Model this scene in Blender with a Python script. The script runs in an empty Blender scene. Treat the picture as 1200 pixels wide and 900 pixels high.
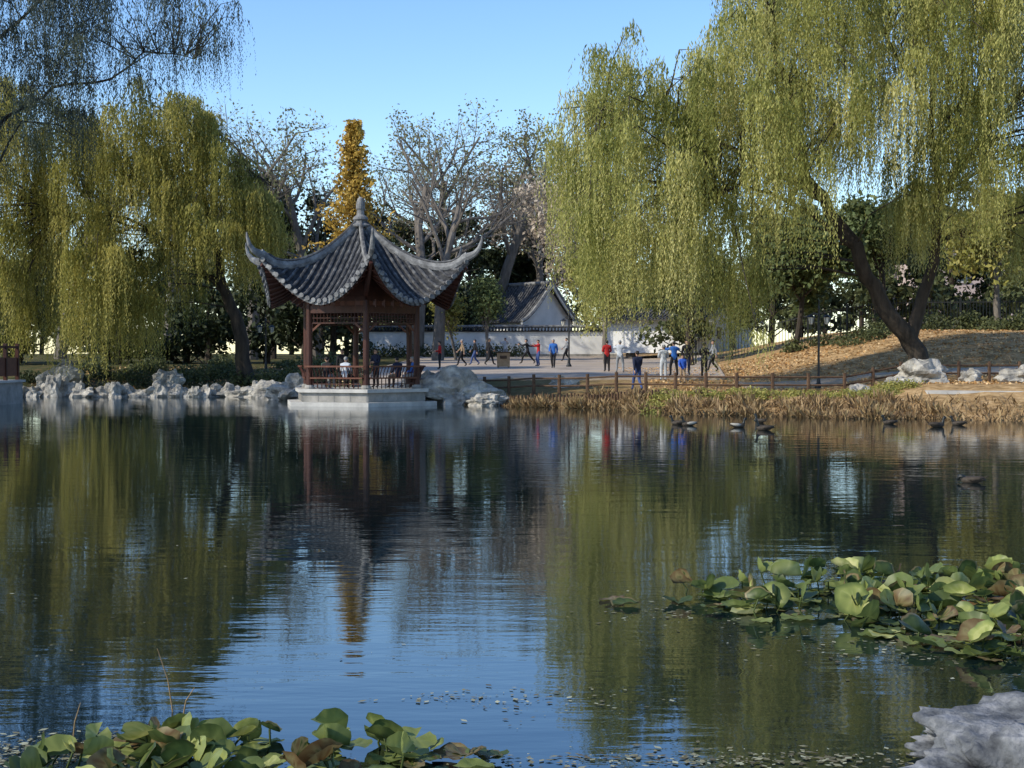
import bpy, math, random
import numpy as np
from mathutils import Vector, Matrix
random.seed(7); rng=np.random.default_rng(7)
R=math.radians
scene=bpy.context.scene
scene.view_settings.view_transform='Standard'
scene.view_settings.look='None'
scene.view_settings.exposure=0

# ---------------------------------------------------------------- materials
def nmat(name):
    m=bpy.data.materials.new(name); m.use_nodes=True
    nt=m.node_tree; nt.nodes.clear()
    o=nt.nodes.new('ShaderNodeOutputMaterial'); return m,nt,o
def ramp(nt,stops):
    r=nt.nodes.new('ShaderNodeValToRGB'); e=r.color_ramp.elements
    e[0].position=stops[0][0]; e[0].color=(*stops[0][1],1)
    e[1].position=stops[-1][0]; e[1].color=(*stops[-1][1],1)
    for p,c in stops[1:-1]:
        k=e.new(p); k.color=(*c,1)
    return r
def surf(name,c1,c2,scale=3,rough=.8,bump=.3,bd=.02,detail=6,c3=None,stretch=(1,1,1),coord='Object',spec=.3):
    m,nt,o=nmat(name); L=nt.links.new
    b=nt.nodes.new('ShaderNodeBsdfPrincipled'); L(b.outputs[0],o.inputs[0])
    b.inputs['Roughness'].default_value=rough; b.inputs['Specular IOR Level'].default_value=spec
    tc=nt.nodes.new('ShaderNodeTexCoord'); mp=nt.nodes.new('ShaderNodeMapping')
    mp.inputs['Scale'].default_value=stretch; L(tc.outputs[coord],mp.inputs[0])
    n=nt.nodes.new('ShaderNodeTexNoise'); n.inputs['Scale'].default_value=scale; n.inputs['Detail'].default_value=detail
    n.inputs['Roughness'].default_value=.65
    L(mp.outputs[0],n.inputs['Vector'])
    st=[(.3,c1),(.7,c2)] if c3 is None else [(.3,c1),(.5,c2),(.7,c3)]
    r=ramp(nt,st); L(n.outputs['Fac'],r.inputs[0]); L(r.outputs[0],b.inputs['Base Color'])
    if bump>0:
        n2=nt.nodes.new('ShaderNodeTexNoise'); n2.inputs['Scale'].default_value=scale*3; n2.inputs['Detail'].default_value=8
        L(mp.outputs[0],n2.inputs['Vector'])
        bp=nt.nodes.new('ShaderNodeBump'); bp.inputs['Strength'].default_value=bump; bp.inputs['Distance'].default_value=bd
        L(n2.outputs['Fac'],bp.inputs['Height']); L(bp.outputs[0],b.inputs['Normal'])
    return m
def foliage(name,stops,trans=.35,rough=.6):
    m,nt,o=nmat(name); L=nt.links.new
    a=nt.nodes.new('ShaderNodeAttribute'); a.attribute_name='tint'
    r=ramp(nt,stops); L(a.outputs['Fac'],r.inputs[0])
    b=nt.nodes.new('ShaderNodeBsdfPrincipled'); b.inputs['Roughness'].default_value=rough; b.inputs['Specular IOR Level'].default_value=.25
    L(r.outputs[0],b.inputs['Base Color'])
    t=nt.nodes.new('ShaderNodeBsdfTranslucent'); L(r.outputs[0],t.inputs[0])
    mx=nt.nodes.new('ShaderNodeMixShader'); mx.inputs[0].default_value=trans
    L(b.outputs[0],mx.inputs[1]); L(t.outputs[0],mx.inputs[2]); L(mx.outputs[0],o.inputs[0])
    return m
def flat(name,c,rough=.7):
    return surf(name,tuple(x*.8 for x in c),tuple(min(1,x*1.15) for x in c),scale=9,rough=rough,bump=.1,bd=.005)

M={}
M['bark']=surf('bark',(.02,.016,.012),(.07,.055,.042),4,.95,.8,.05,stretch=(1,1,.25))
M['bark2']=surf('bark_grey',(.08,.07,.06),(.2,.175,.15),4,.95,.4,.03,stretch=(1,1,.3))
M['tile']=surf('roof_tile',(.014,.015,.017),(.034,.035,.038),2.5,.85,.5,.02,c3=(.085,.085,.085),spec=.12)
M['tile2']=surf('roof_tile_barrel',(.03,.031,.034),(.072,.073,.078),3.5,.85,.5,.02,c3=(.19,.19,.185),spec=.12)
M['ridge']=surf('ridge_plaster',(.08,.08,.08),(.17,.17,.17),3,.8,.4,.02,c3=(.32,.32,.31))
M['wood']=surf('red_wood',(.028,.010,.007),(.075,.024,.014),5,.5,.3,.01,stretch=(1,1,.3))
M['wood2']=surf('red_wood_light',(.07,.024,.013),(.15,.055,.03),5,.5,.3,.01)
M['stone']=surf('pale_stone',(.17,.165,.15),(.36,.34,.31),1.6,.85,.5,.02)
M['stone_w']=surf('white_stone',(.3,.29,.27),(.52,.5,.46),1.6,.85,.4,.02)
M['rock']=surf('garden_rock',(.1,.095,.085),(.31,.29,.255),1.6,.9,1,.1,c3=(.55,.52,.46),detail=10)
M['rock_near']=surf('limestone',(.03,.032,.036),(.12,.125,.13),4.5,.9,1,.035,c3=(.3,.3,.305),detail=14,spec=.1)
M['white']=surf('white_plaster',(.55,.55,.53),(.74,.73,.71),.8,.9,.1,.01)
M['pave']=surf('paving',(.22,.17,.13),(.38,.32,.26),.5,.9,.2,.01,c3=(.4,.28,.17))
M['metal']=flat('dark_metal',(.02,.022,.025),.4)
M['glass']=flat('lamp_glass',(.6,.58,.5),.3)
M['fencewood']=surf('fence_wood',(.045,.025,.016),(.12,.07,.04),5,.8,.3,.01)
M['straw']=foliage('dry_reed',[(0,(.06,.033,.016)),(.45,(.19,.12,.055)),(.8,(.4,.28,.14)),(1,(.18,.19,.06))],.2)
M['willow']=foliage('willow_leaf',[(0,(.09,.11,.026)),(.35,(.27,.28,.07)),(.7,(.48,.46,.15)),(1,(.68,.61,.27))],.47)
M['willowL']=foliage('willow_leaf_olive',[(0,(.085,.09,.022)),(.45,(.28,.265,.06)),(1,(.58,.5,.15))],.47)
M['willowD']=foliage('willow_leaf_shaded',[(0,(.02,.03,.03)),(.6,(.065,.085,.07)),(1,(.17,.19,.11))],.25)  # bluish-green leaf, backlit shade darkened into its colour
M['ginkgo']=foliage('ginkgo_leaf',[(0,(.26,.17,.03)),(.5,(.48,.31,.06)),(1,(.64,.47,.12))],.35)
M['green']=foliage('broad_leaf',[(0,(.03,.04,.018)),(.5,(.075,.09,.035)),(1,(.17,.18,.07))],.25)
M['dark']=foliage('evergreen_leaf',[(0,(.012,.019,.009)),(.6,(.04,.053,.022)),(1,(.085,.1,.04))],.15)
M['pine']=foliage('pine_needle',[(0,(.04,.06,.02)),(.6,(.1,.13,.045)),(1,(.18,.2,.075))],.2)
M['tan']=foliage('tan_leaf',[(0,(.26,.2,.14)),(.6,(.46,.38,.29)),(1,(.6,.52,.42))],.3)
M['yg']=foliage('yellow_green_leaf',[(0,(.12,.13,.03)),(.5,(.29,.28,.07)),(1,(.48,.42,.14))],.35)
M['greyleaf']=foliage('sparse_leaf',[(0,(.1,.11,.045)),(.5,(.2,.2,.09)),(1,(.34,.3,.15))],.3)
M['lily']=foliage('lily_pad_leaf',[(0,(.12,.07,.03)),(.1,(.22,.18,.08)),(.2,(.045,.07,.02)),(.5,(.13,.165,.045)),(.78,(.29,.32,.09)),(1,(.56,.54,.24))],.32,.42)
M['litter']=foliage('fallen_leaf',[(0,(.2,.1,.04)),(.5,(.48,.28,.11)),(1,(.6,.45,.26))],.1)
M['debris']=foliage('floating_leaf',[(0,(.08,.06,.03)),(.5,(.22,.2,.11)),(1,(.42,.42,.28))],.1)

def ground_mat():
    m,nt,o=nmat('ground_soil_grass_leaves'); L=nt.links.new
    b=nt.nodes.new('ShaderNodeBsdfPrincipled'); b.inputs['Roughness'].default_value=.95; b.inputs['Specular IOR Level'].default_value=.1
    L(b.outputs[0],o.inputs[0])
    tc=nt.nodes.new('ShaderNodeTexCoord')
    def noise(s,d=8):
        n=nt.nodes.new('ShaderNodeTexNoise'); n.inputs['Scale'].default_value=s; n.inputs['Detail'].default_value=d; n.inputs['Roughness'].default_value=.7
        L(tc.outputs['Object'],n.inputs['Vector']); return n
    n1=noise(1.3); g=ramp(nt,[(.35,(.035,.04,.015)),(.5,(.07,.07,.025)),(.68,(.16,.1,.045))]); L(n1.outputs['Fac'],g.inputs[0])
    n2=noise(2.2,12); l=ramp(nt,[(.32,(.12,.08,.035)),(.5,(.36,.225,.1)),(.66,(.55,.38,.2))]); L(n2.outputs['Fac'],l.inputs[0])
    sx=nt.nodes.new('ShaderNodeSeparateXYZ'); L(tc.outputs['Object'],sx.inputs[0])
    mr=nt.nodes.new('ShaderNodeMapRange'); mr.inputs['From Min'].default_value=-2; mr.inputs['From Max'].default_value=9; L(sx.outputs['X'],mr.inputs['Value'])
    mx=nt.nodes.new('ShaderNodeMix'); mx.data_type='RGBA'; L(mr.outputs[0],mx.inputs[0]); L(g.outputs[0],mx.inputs[6]); L(l.outputs[0],mx.inputs[7])
    L(mx.outputs[2],b.inputs['Base Color'])
    n3=noise(6,10); bp=nt.nodes.new('ShaderNodeBump'); bp.inputs['Strength'].default_value=.7; bp.inputs['Distance'].default_value=.08
    L(n3.outputs['Fac'],bp.inputs['Height']); L(bp.outputs[0],b.inputs['Normal'])
    return m
def water_mat():
    m,nt,o=nmat('pond_water'); L=nt.links.new
    b=nt.nodes.new('ShaderNodeBsdfPrincipled'); b.inputs['Base Color'].default_value=(.003,.010,.012,1)
    b.inputs['Roughness'].default_value=.02; b.inputs['IOR'].default_value=2.4
    b.inputs['Specular Tint'].default_value=(.82,.93,1,1)
    L(b.outputs[0],o.inputs[0])
    tc=nt.nodes.new('ShaderNodeTexCoord')
    def noise(sc,s,d):
        mp=nt.nodes.new('ShaderNodeMapping'); mp.inputs['Scale'].default_value=sc; mp.inputs['Rotation'].default_value=(0,0,R(6))
        L(tc.outputs['Object'],mp.inputs[0])
        n=nt.nodes.new('ShaderNodeTexNoise'); n.inputs['Scale'].default_value=s; n.inputs['Detail'].default_value=d
        L(mp.outputs[0],n.inputs['Vector']); return n
    a=noise((.5,1.4,1),1.5,2); f=noise((.5,1.6,1),6.5,2); p=noise((.3,1,1),.16,2)
    pr=nt.nodes.new('ShaderNodeMapRange'); pr.inputs['From Min'].default_value=.38; pr.inputs['From Max'].default_value=.62
    pr.inputs['To Min'].default_value=.2; pr.inputs['To Max'].default_value=1; L(p.outputs['Fac'],pr.inputs['Value'])
    b1=nt.nodes.new('ShaderNodeBump'); b1.inputs['Strength'].default_value=1; b1.inputs['Distance'].default_value=.0045; L(a.outputs['Fac'],b1.inputs['Height'])
    b2=nt.nodes.new('ShaderNodeBump'); b2.inputs['Distance'].default_value=.0022; L(pr.outputs[0],b2.inputs['Strength']); L(f.outputs['Fac'],b2.inputs['Height']); L(b1.outputs[0],b2.inputs['Normal'])
    L(b2.outputs[0],b.inputs['Normal'])
    return m

# ---------------------------------------------------------------- mesh builder
class MB:
    def __init__(s): s.v=[]; s.f=[]; s.m=[]; s.t=[]
    def add(s,vs,fs,mi=0,tint=.5):
        o=len(s.v); s.v+= [tuple(p) for p in vs]; s.t+= (list(tint) if hasattr(tint,'__len__') else [tint]*len(vs))
        s.f+=[tuple(i+o for i in f) for f in fs]; s.m+=[mi]*len(fs)
    def build(s,name,mats,parent=None,smooth=False,loc=None):
        me=bpy.data.meshes.new(name); me.from_pydata(s.v,[],s.f)
        for mm in mats: me.materials.append(M[mm] if isinstance(mm,str) else mm)
        me.polygons.foreach_set('material_index',s.m)
        if smooth: me.polygons.foreach_set('use_smooth',[True]*len(s.f))
        a=me.attributes.new('tint','FLOAT','POINT'); a.data.foreach_set('value',s.t)
        me.update()
        ob=bpy.data.objects.new(name,me); scene.collection.objects.link(ob)
        if parent: ob.parent=parent
        if loc: ob.location=loc
        return ob
def empty(name,loc=(0,0,0)):
    e=bpy.data.objects.new(name,None); e.location=loc; e.empty_display_size=.3; scene.collection.objects.link(e); return e
def tube(mb,pts,rad,n=6,mi=0,cap=True,rad2=None,tint=.5):
    pts=[Vector(p) for p in pts]; k=len(pts)
    if not hasattr(rad,'__len__'): rad=[rad]*k
    if rad2 is None: rad2=rad
    ov=(pts[-1]-pts[0]); 
    ref=Vector((0,0,1)) if ov.length<1e-6 or abs(ov.normalized().z)<.85 else Vector((0,1,0))
    vs=[];fs=[]
    for i in range(k):
        d=(pts[min(i+1,k-1)]-pts[max(i-1,0)])
        d=d.normalized() if d.length>1e-9 else Vector((0,0,1))
        s=d.cross(ref); s=s.normalized() if s.length>1e-5 else Vector((1,0,0)); u=s.cross(d)
        for j in range(n):
            a=2*math.pi*j/n
            vs.append(pts[i]+s*(math.cos(a)*rad[i])+u*(math.sin(a)*rad2[i]))
    for i in range(k-1):
        for j in range(n):
            a=i*n+j;b=i*n+(j+1)%n; fs.append((a,b,b+n,a+n))
    if cap: fs.append(tuple(range(n-1,-1,-1))); fs.append(tuple(range((k-1)*n,k*n)))
    mb.add(vs,fs,mi,tint)
def beam(mb,p1,p2,w,h,mi=0):
    p1=Vector(p1);p2=Vector(p2); d=(p2-p1).normalized()
    ref=Vector((0,0,1)) if abs(d.z)<.95 else Vector((0,1,0))
    s=d.cross(ref).normalized(); u=s.cross(d)
    vs=[p+s*a*w/2+u*b*h/2 for p in (p1,p2) for a,b in((-1,-1),(1,-1),(1,1),(-1,1))]
    mb.add(vs,[(3,2,1,0),(4,5,6,7),(0,1,5,4),(1,2,6,5),(2,3,7,6),(3,0,4,7)],mi)
def box(mb,c,s,rz=0,mi=0):
    cx,cy,cz=c; ca,sa=math.cos(rz),math.sin(rz); vs=[]
    for z in(-1,1):
        for a,b in((-1,-1),(1,-1),(1,1),(-1,1)):
            x=a*s[0]/2;y=b*s[1]/2; vs.append((cx+x*ca-y*sa,cy+x*sa+y*ca,cz+z*s[2]/2))
    mb.add(vs,[(3,2,1,0),(4,5,6,7),(0,1,5,4),(1,2,6,5),(2,3,7,6),(3,0,4,7)],mi)
def lathe(mb,c,prof,n=12,mi=0):
    vs=[];fs=[]
    for r,z in prof:
        for j in range(n):
            a=2*math.pi*j/n; vs.append((c[0]+r*math.cos(a),c[1]+r*math.sin(a),c[2]+z))
    for i in range(len(prof)-1):
        for j in range(n):
            a=i*n+j;b=i*n+(j+1)%n; fs.append((a,b,b+n,a+n))
    fs.append(tuple(range(n-1,-1,-1))); fs.append(tuple(range((len(prof)-1)*n,len(prof)*n)))
    mb.add(vs,fs,mi)
def quads(name,C,U,V,tint,mat,parent=None):
    N=len(C); v=np.empty((N,4,3),np.float32)
    v[:,0]=C-U; v[:,1]=C+V; v[:,2]=C+U; v[:,3]=C-V
    me=bpy.data.meshes.new(name); me.vertices.add(N*4); me.vertices.foreach_set('co',v.ravel())
    me.loops.add(N*4); me.loops.foreach_set('vertex_index',np.arange(N*4,dtype=np.int32))
    me.polygons.add(N); me.polygons.foreach_set('loop_start',np.arange(0,N*4,4,dtype=np.int32)); me.polygons.foreach_set('loop_total',np.full(N,4,np.int32))
    me.materials.append(M[mat])
    a=me.attributes.new('tint','FLOAT','POINT'); a.data.foreach_set('value',np.repeat(np.clip(tint,0,1),4).astype(np.float32))
    me.update(calc_edges=True)
    ob=bpy.data.objects.new(name,me); scene.collection.objects.link(ob)
    if parent: ob.parent=parent
    return ob
def unit(a): return a/np.maximum(np.linalg.norm(a,axis=1,keepdims=True),1e-9)
def rand_leaves(name,C,size,tint,mat,parent=None,aspect=.55,flatz=1.0):
    N=len(C); U=unit(rng.normal(size=(N,3))*np.array([1,1,flatz])); W=unit(rng.normal(size=(N,3))); V=unit(np.cross(U,W))
    s=(size*(.6+.8*rng.random(N)))[:,None]
    return quads(name,C,U*s,V*s*aspect,tint,mat,parent)

# ---------------------------------------------------------------- terrain
SX=[-60,-30,-10.5,-5,-2,2.5,7.3,11.3,16.2,22,32,60]
SY=[74,72,71.5,64,59.5,56,48.7,46.6,44.7,40,30,25]
def sm(x): x=np.clip(x,0,1); return x*x*(3-2*x)
def H(x,y):
    x=np.asarray(x,float); y=np.asarray(y,float)
    s=y-np.interp(x,SX,SY)+.35*np.sin(x*1.3)+.2*np.sin(x*3.1)
    base=np.interp(y,[45,60,66,74,78,113,125,200],[.5,.55,.95,1.2,1.3,1.9,2.2,2.5])
    base=base+.45*sm((x-13)/3)*(1-sm((y-60)/6))
    rampv=np.where(s<0,np.maximum(s*.3,-.8),s*.13)
    far=np.minimum(base,rampv)+2.2*sm((x-10)/13)*sm((y-58)/17)*(1-.6*sm((y-90)/30))*(s>0)
    near=np.clip((5.2-y)*.25,-.8,.45)
    left=np.clip((-36-x)*.2,-.8,.8)
    return np.maximum(np.maximum(far,near),left)+0*x
def hz(x,y): return float(H(x,y))
xs=np.concatenate([[-2500,-900,-400,-200,-120,-80],np.linspace(-60,60,201),[80,120,200,400,900,2500]])
ys=np.concatenate([[-900,-300,-100,-40,-15],np.linspace(-5,130,226),[150,200,300,600,1200,3000]])
X,Y=np.meshgrid(xs,ys); Z=H(X,Y)+.03*np.sin(X*2.3+Y)*np.cos(Y*1.9)
nx,ny=len(xs),len(ys)
mb=MB(); mb.add(np.stack([X.ravel(),Y.ravel(),Z.ravel()],1).tolist(),[(j*nx+i,j*nx+i+1,(j+1)*nx+i+1,(j+1)*nx+i) for j in range(ny-1) for i in range(nx-1)])
M['ground']=ground_mat(); mb.build('ground',['ground'],smooth=True)
M['water']=water_mat()
mb=MB(); mb.add([(-90,-6,0),(70,-6,0),(70,82,0),(-90,82,0)],[(0,1,2,3)]); mb.build('pond_water',['water'])
def sheet(name,x0f,x1f,y0,y1,mat,off=.05,n=40,m=30):
    mb=MB(); vs=[]
    for j in range(n+1):
        y=y0+(y1-y0)*j/n
        for i in range(m+1):
            x=x0f(y)+(x1f(y)-x0f(y))*i/m; vs.append((x,y,hz(x,y)+off))
    mb.add(vs,[(j*(m+1)+i,j*(m+1)+i+1,(j+1)*(m+1)+i+1,(j+1)*(m+1)+i) for j in range(n) for i in range(m)])
    for a in (0,m):
        p=[vs[j*(m+1)+a] for j in range(n+1)]
        for q,w in zip(p,p[1:]): beam(mb,(q[0],q[1],q[2]-.03),(w[0],w[1],w[2]-.03),.12,.16)
    p=vs[:m+1]
    for q,w in zip(p,p[1:]): beam(mb,(q[0],q[1],q[2]-.03),(w[0],w[1],w[2]-.03),.12,.16)
    return mb.build(name,[mat])
sheet('paved_plaza',lambda y:-7.5,lambda y:10+(y-66)*.12,66,119,'pave')
sheet('lakeside_path',lambda y:10.3,lambda y:40,61.5,63.8,'pave',.06,4,40)

# ---------------------------------------------------------------- trees
def grow(mb,tips,p,d,L,r,lv,P):
    n=4; pts=[Vector(p)]; rr=[r]; dd=Vector(d).normalized()
    for i in range(n):
        dd=(dd+Vector((random.gauss(0,1),random.gauss(0,1),random.gauss(0,1)))*P['jit']+Vector((0,0,P['up'])) ).normalized()
        pts.append(pts[-1]+dd*L/n); rr.append(r*(1-(.55)*(i+1)/n))
    tube(mb,pts,rr,P['sides'][lv],0,False)
    if lv==P['lv']:
        tips+=pts[2:]; return
    nc=P['nc'][lv]
    for c in range(nc):
        t=P['start'][lv]+(1-P['start'][lv])*(c+random.random())/nc
        f=t*n; i=min(int(f),n-1); q=pts[i].lerp(pts[i+1],f-i)
        ax=(pts[i+1]-pts[i]).normalized(); o=ax.orthogonal().normalized(); o.rotate(Matrix.Rotation(c*2.4+random.random(),3,ax))
        an=R(random.uniform(*P['ang'])); nd=ax*math.cos(an)+o*math.sin(an)
        grow(mb,tips,q,nd,L*P['ratio']*random.uniform(.75,1.2)*(1.1-.4*t),rr[i]*P['rr'],lv+1,P)
def bare(name,x,y,h,seed,leafmat=None,nleaf=0,bark='bark2',up=.06,leafsize=.16,spread=(28,62),lv=4,trunk=.42,ratio=.58,scatter=.35):
    random.seed(seed)
    root=empty(name,(x,y,hz(x,y)-.1)); mb=MB(); tips=[]
    P=dict(jit=.12,up=up,sides=[8,6,4,3,3],lv=lv,nc=[7,6,5,5,3],start=[.45,.25,.2,.15,.1],ang=spread,ratio=ratio,rr=.5)
    grow(mb,tips,(0,0,0),(random.uniform(-.05,.05),0,1),h*trunk,h*.016,0,P)
    zm=max(v[2] for v in mb.v); k=h/zm
    mb.v=[(a*k,b*k,c*k) for a,b,c in mb.v]
    mb.build('branches',[bark],root)
    if leafmat and nleaf:
        T=np.array([tuple(t*k) for t in tips]); idx=rng.integers(0,len(T),nleaf)
        cl=rng.random(len(T))
        C=T[idx]+rng.normal(size=(nleaf,3))*scatter
        rand_leaves('foliage',C,leafsize,.5*cl[idx]+.5*rng.random(nleaf),leafmat,root)
    return root
def conical(name,x,y,h,w,mat,nb,per,size,seed,z0=.18,pw=1.15):
    random.seed(seed); root=empty(name,(x,y,hz(x,y)-.1)); mb=MB(); C=[];T=[]
    tube(mb,[(0,0,0),(.1,0,h*.3),(-.05,0,h*.65),(0,0,h)],[h*.016,h*.012,h*.007,.02],8,0,False)
    for i in range(nb):
        t=(i+random.random())/nb; z=h*(z0+(.97-z0)*t); L=w*((1-t)**(1/pw))*random.uniform(.45,1.2)+.25; a=i*2.4+random.random()
        e=Vector((math.cos(a)*L,math.sin(a)*L,z+L*.75)); s=Vector((0,0,z)); m=s.lerp(e,.5)-Vector((0,0,L*.12))
        tube(mb,[s,m,e],[.05,.035,.012],4,0,False); b=random.random()
        for k in range(per):
            q=random.random()**.7; p=s.lerp(m,q*2) if q<.5 else m.lerp(e,q*2-1)
            g=.12+.16*L*.5
            C.append((p.x+random.gauss(0,g),p.y+random.gauss(0,g),p.z+random.gauss(0,g))); T.append(.5*b+.5*random.random())
    mb.build('branches',['bark'],root); rand_leaves('foliage',np.array(C),size,np.array(T),mat,root); return root
def strands(B,step,leaf_l,leaf_w,nst,spread,droop=1.0):
    Cs=[];Us=[];Vs=[];Ts=[]
    for (x,y,z,L,dens) in B:
        bt=rng.random(); bs=spread*rng.uniform(.6,1.25); bd=rng.uniform(.45,1.5)
        for k in range(max(2,int(nst*dens*bd))):
            off=rng.normal(size=2)*bs; ang=math.atan2(off[1],off[0]); 
            l=L*rng.uniform(.45,1.12); n=max(4,int(l/step)); s=(np.arange(n)+rng.random(n)*.7)*step
            a=rng.uniform(.1,.5)
            hx=x+off[0]*.5+math.cos(ang)*a*(1-np.exp(-s*1.6)); hy=y+off[1]*.5+math.sin(ang)*a*(1-np.exp(-s*1.6))
            ph=rng.random()*6; hx=hx+.06*np.sin(s*1.1+ph)+.012*s*s*.15; 
            zz=z+.25*np.sin(np.minimum(s*2.2,3.14))*rng.random()-s*droop+rng.normal()*.15
            C=np.stack([hx,hy,zz],1)+rng.normal(size=(n,3))*[.035,.035,.0]
            th=rng.random(n)*6.28
            U=np.stack([np.cos(th)*.5,np.sin(th)*.5,-np.ones(n)],1); U=unit(U)
            W=np.stack([-np.sin(th+rng.normal(size=n)*.8),np.cos(th),rng.normal(size=n)*.3],1); V=unit(np.cross(U,np.cross(W,U)))
            ll=(leaf_l*(.6+.7*rng.random(n))*(1-.45*s/l))[:,None]
            Cs.append(C);Us.append(U*ll);Vs.append(V*ll*(leaf_w/leaf_l))
            Ts.append(np.clip(.55*bt+.2*rng.random()+.2*rng.random(n)+.15*(s/l),0,1))
    return map(np.concatenate,(Cs,Us,Vs,Ts))
def willow(name,limbs,B,mat,step=.115,ll=.113,lw=.03,nst=34,spread=.46):
    root=empty(name,limbs[0][0][0]); o=Vector(limbs[0][0][0])
    mb=MB(); nodes=[]
    for pts,r0,r1 in limbs:
        k=len(pts); P=[]
        for i in range(k-1):
            for s in range(4):
                a=Vector(pts[i]);b=Vector(pts[i+1]); c=Vector(pts[max(i-1,0)]); e=Vector(pts[min(i+2,k-1)]); t=s/4
                P.append(.5*((2*a)+(b-c)*t+(2*c-5*a+4*b-e)*t*t+(3*a-c-3*b+e)*t**3))
        P.append(Vector(pts[-1])); n=len(P)
        rr=[r0+(r1-r0)*(i/(n-1))**.8 for i in range(n)]
        for i in range(1,n): P[i]=P[i]+Vector((random.gauss(0,.09),random.gauss(0,.09),random.gauss(0,.08)))
        if pts is limbs[0][0]: rr[0]*=1.6; rr[1]*=1.15
        tube(mb,[p-o for p in P],rr,9,0,False); nodes+=[(p,r) for p,r in zip(P,rr) if r<r0*.95][2:]
    for b in B:
        q=Vector(b[:3]); best=min(nodes,key=lambda n:(n[0]-q).length+ (1.5 if n[0].z>q.z+1 else 0))
        a=best[0]; d=q-a; m1=a+d*.4+Vector((random.gauss(0,.3),random.gauss(0,.3),.12*d.length)); m2=a+d*.75+Vector((random.gauss(0,.2),random.gauss(0,.2),.16*d.length))
        r=min(.05,.012+.007*d.length)
        tube(mb,[a-o,m1-o,m2-o,q-o],[r,r*.75,r*.5,.01],4,0,False)
    mb.build('trunk_and_limbs',['bark'],root,smooth=True)
    C,U,V,T=strands(B,step,ll,lw,nst,spread)
    quads('foliage',C-np.array(o),U,V,T,mat,root)
    print(name,len(C))
def bunches(n,px,top,bot,y0,dy,lmin,lmax,xr,dens=lambda x,z:1,pw=.75):
    B=[]
    while len(B)<n:
        x=rng.uniform(*xr); zt=np.interp(x,px,top); zb=np.interp(x,px,bot)
        u=rng.random()**pw; z0=zb+1.2+(zt-zb-1.2)*u
        w=math.sqrt(max(.08,1-((z0-zb)/(zt-zb+.01))**2*.8)); edge=min(1,.35+min(x-xr[0],xr[1]-x)/4)
        y=y0+rng.uniform(-1,1)*dy*w*edge
        L=min(rng.uniform(lmin,lmax),z0-zb+rng.normal()*.4)
        if L<.8: continue
        B.append((x,y,z0,L,dens(x,z0)))
    return B
random.seed(3)
# big willow on the right bank
bx,by=18.1,62.0; bz=hz(bx,by)-.15
px=[1.6,2.9,4.4,5.8,6.9,7.6,8.7,9.8,10.9,12.4,13.8,15.3,16.7,18.2,20,21.8,24,27]
top=[12.6,14.6,15.4,15.4,14.2,15.2,16.8,18.7,19.4,20.2,20.5,20.5,20.5,20.5,20.2,20,18,14]
bot=[5.6,3.6,3.1,3.8,4.4,2.6,1.6,1.3,3.0,6.8,8.4,8.6,6.5,5.6,6.2,5.4,4.5,5]
B=bunches(390,px,top,bot,59.5,6,2.6,6.5,(1.6,25.5),lambda x,z:(.5 if x<3 else (.6 if 12<x<17 and z<12 else 1)))
px2=[7.6,9,11,14,18,22,25]; top2=[14.8,17.5,20,21,21,20,16]; bot2=[8,8,9,10,10.5,9,8]
B+=bunches(100,px2,top2,bot2,63.5,2.5,2.5,5,(8,25),lambda x,z:1.0)
limbs=[([(bx,by,bz),(17.5,62,bz+1.6),(16.2,61.8,4.6),(14.9,61.5,6.8),(13.6,61.5,8.9),(12.4,61.6,11.5),(11.6,61.4,14.5),(11.2,61,17.0)],.5,.1),
 ([(17.5,62,bz+1.6),(18.4,62.2,5.5),(18.9,62.4,9),(18.6,62.5,13),(18.9,62,17)],.33,.08),
 ([(13.6,61.5,8.9),(11,61.3,10.3),(8.3,61,11.6),(5.8,60.5,12.4),(4.0,60,12.6)],.18,.04),
 ([(14.9,61.5,6.8),(12.4,60,8.3),(10,59.5,9.2),(8.6,59,8.8)],.14,.04),
 ([(12.4,61.6,11.5),(10.2,62,13.5),(7.5,63,14.4)],.13,.04),
 ([(18.9,62.4,9),(21,62,12),(23,61.5,14.5),(24.5,61,15.5)],.16,.04),
 ([(18.6,62.5,13),(16.5,61.5,15.5),(15,61,17.5)],.12,.04),
 ([(18.9,62.4,9),(20.5,64,11.5),(21.5,65.5,14)],.13,.04)]
willow('willow_tree',limbs,B,'willow')
# left far willow
px=[-31,-29,-26.6,-23.9,-20.8,-18.6,-16.4,-14.6,-13.3,-12.2]
top=[14,16,17,15.6,15.0,16.6,15.8,13.6,12,9.5]
bot=[2,1.6,1.5,1.7,1.5,2.0,5.2,6.4,5.2,7.4]
B=bunches(300,px,top,bot,73.5,4.5,2.6,6.5,(-30,-12.2),lambda x,z:.95)
b0=(-14.4,76,hz(-14.4,76)-.1)
limbs=[([b0,(-14.7,76,3.6),(-15.6,75.8,5.6),(-15.9,75.5,8),(-16.5,75,11),(-17,74.8,14)],.46,.08),
 ([(-15.9,75.5,8),(-19,75,10.5),(-22,75,12.4),(-25,74.6,13.4)],.16,.04),
 ([(-15.6,75.8,5.6),(-18.5,75,8.3),(-21,74.5,9.4),(-24,74.5,9.7)],.16,.04),
 ([(-16.5,75,11),(-14.5,74.5,12.2),(-13.2,74,11.5)],.1,.03),
 ([(-22,75,12.4),(-24,74,14),(-27.5,74,14.5)],.08,.03)]
willow('willow_tree',limbs,B,'willowL',step=.12,ll=.125,lw=.034,nst=34)
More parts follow.
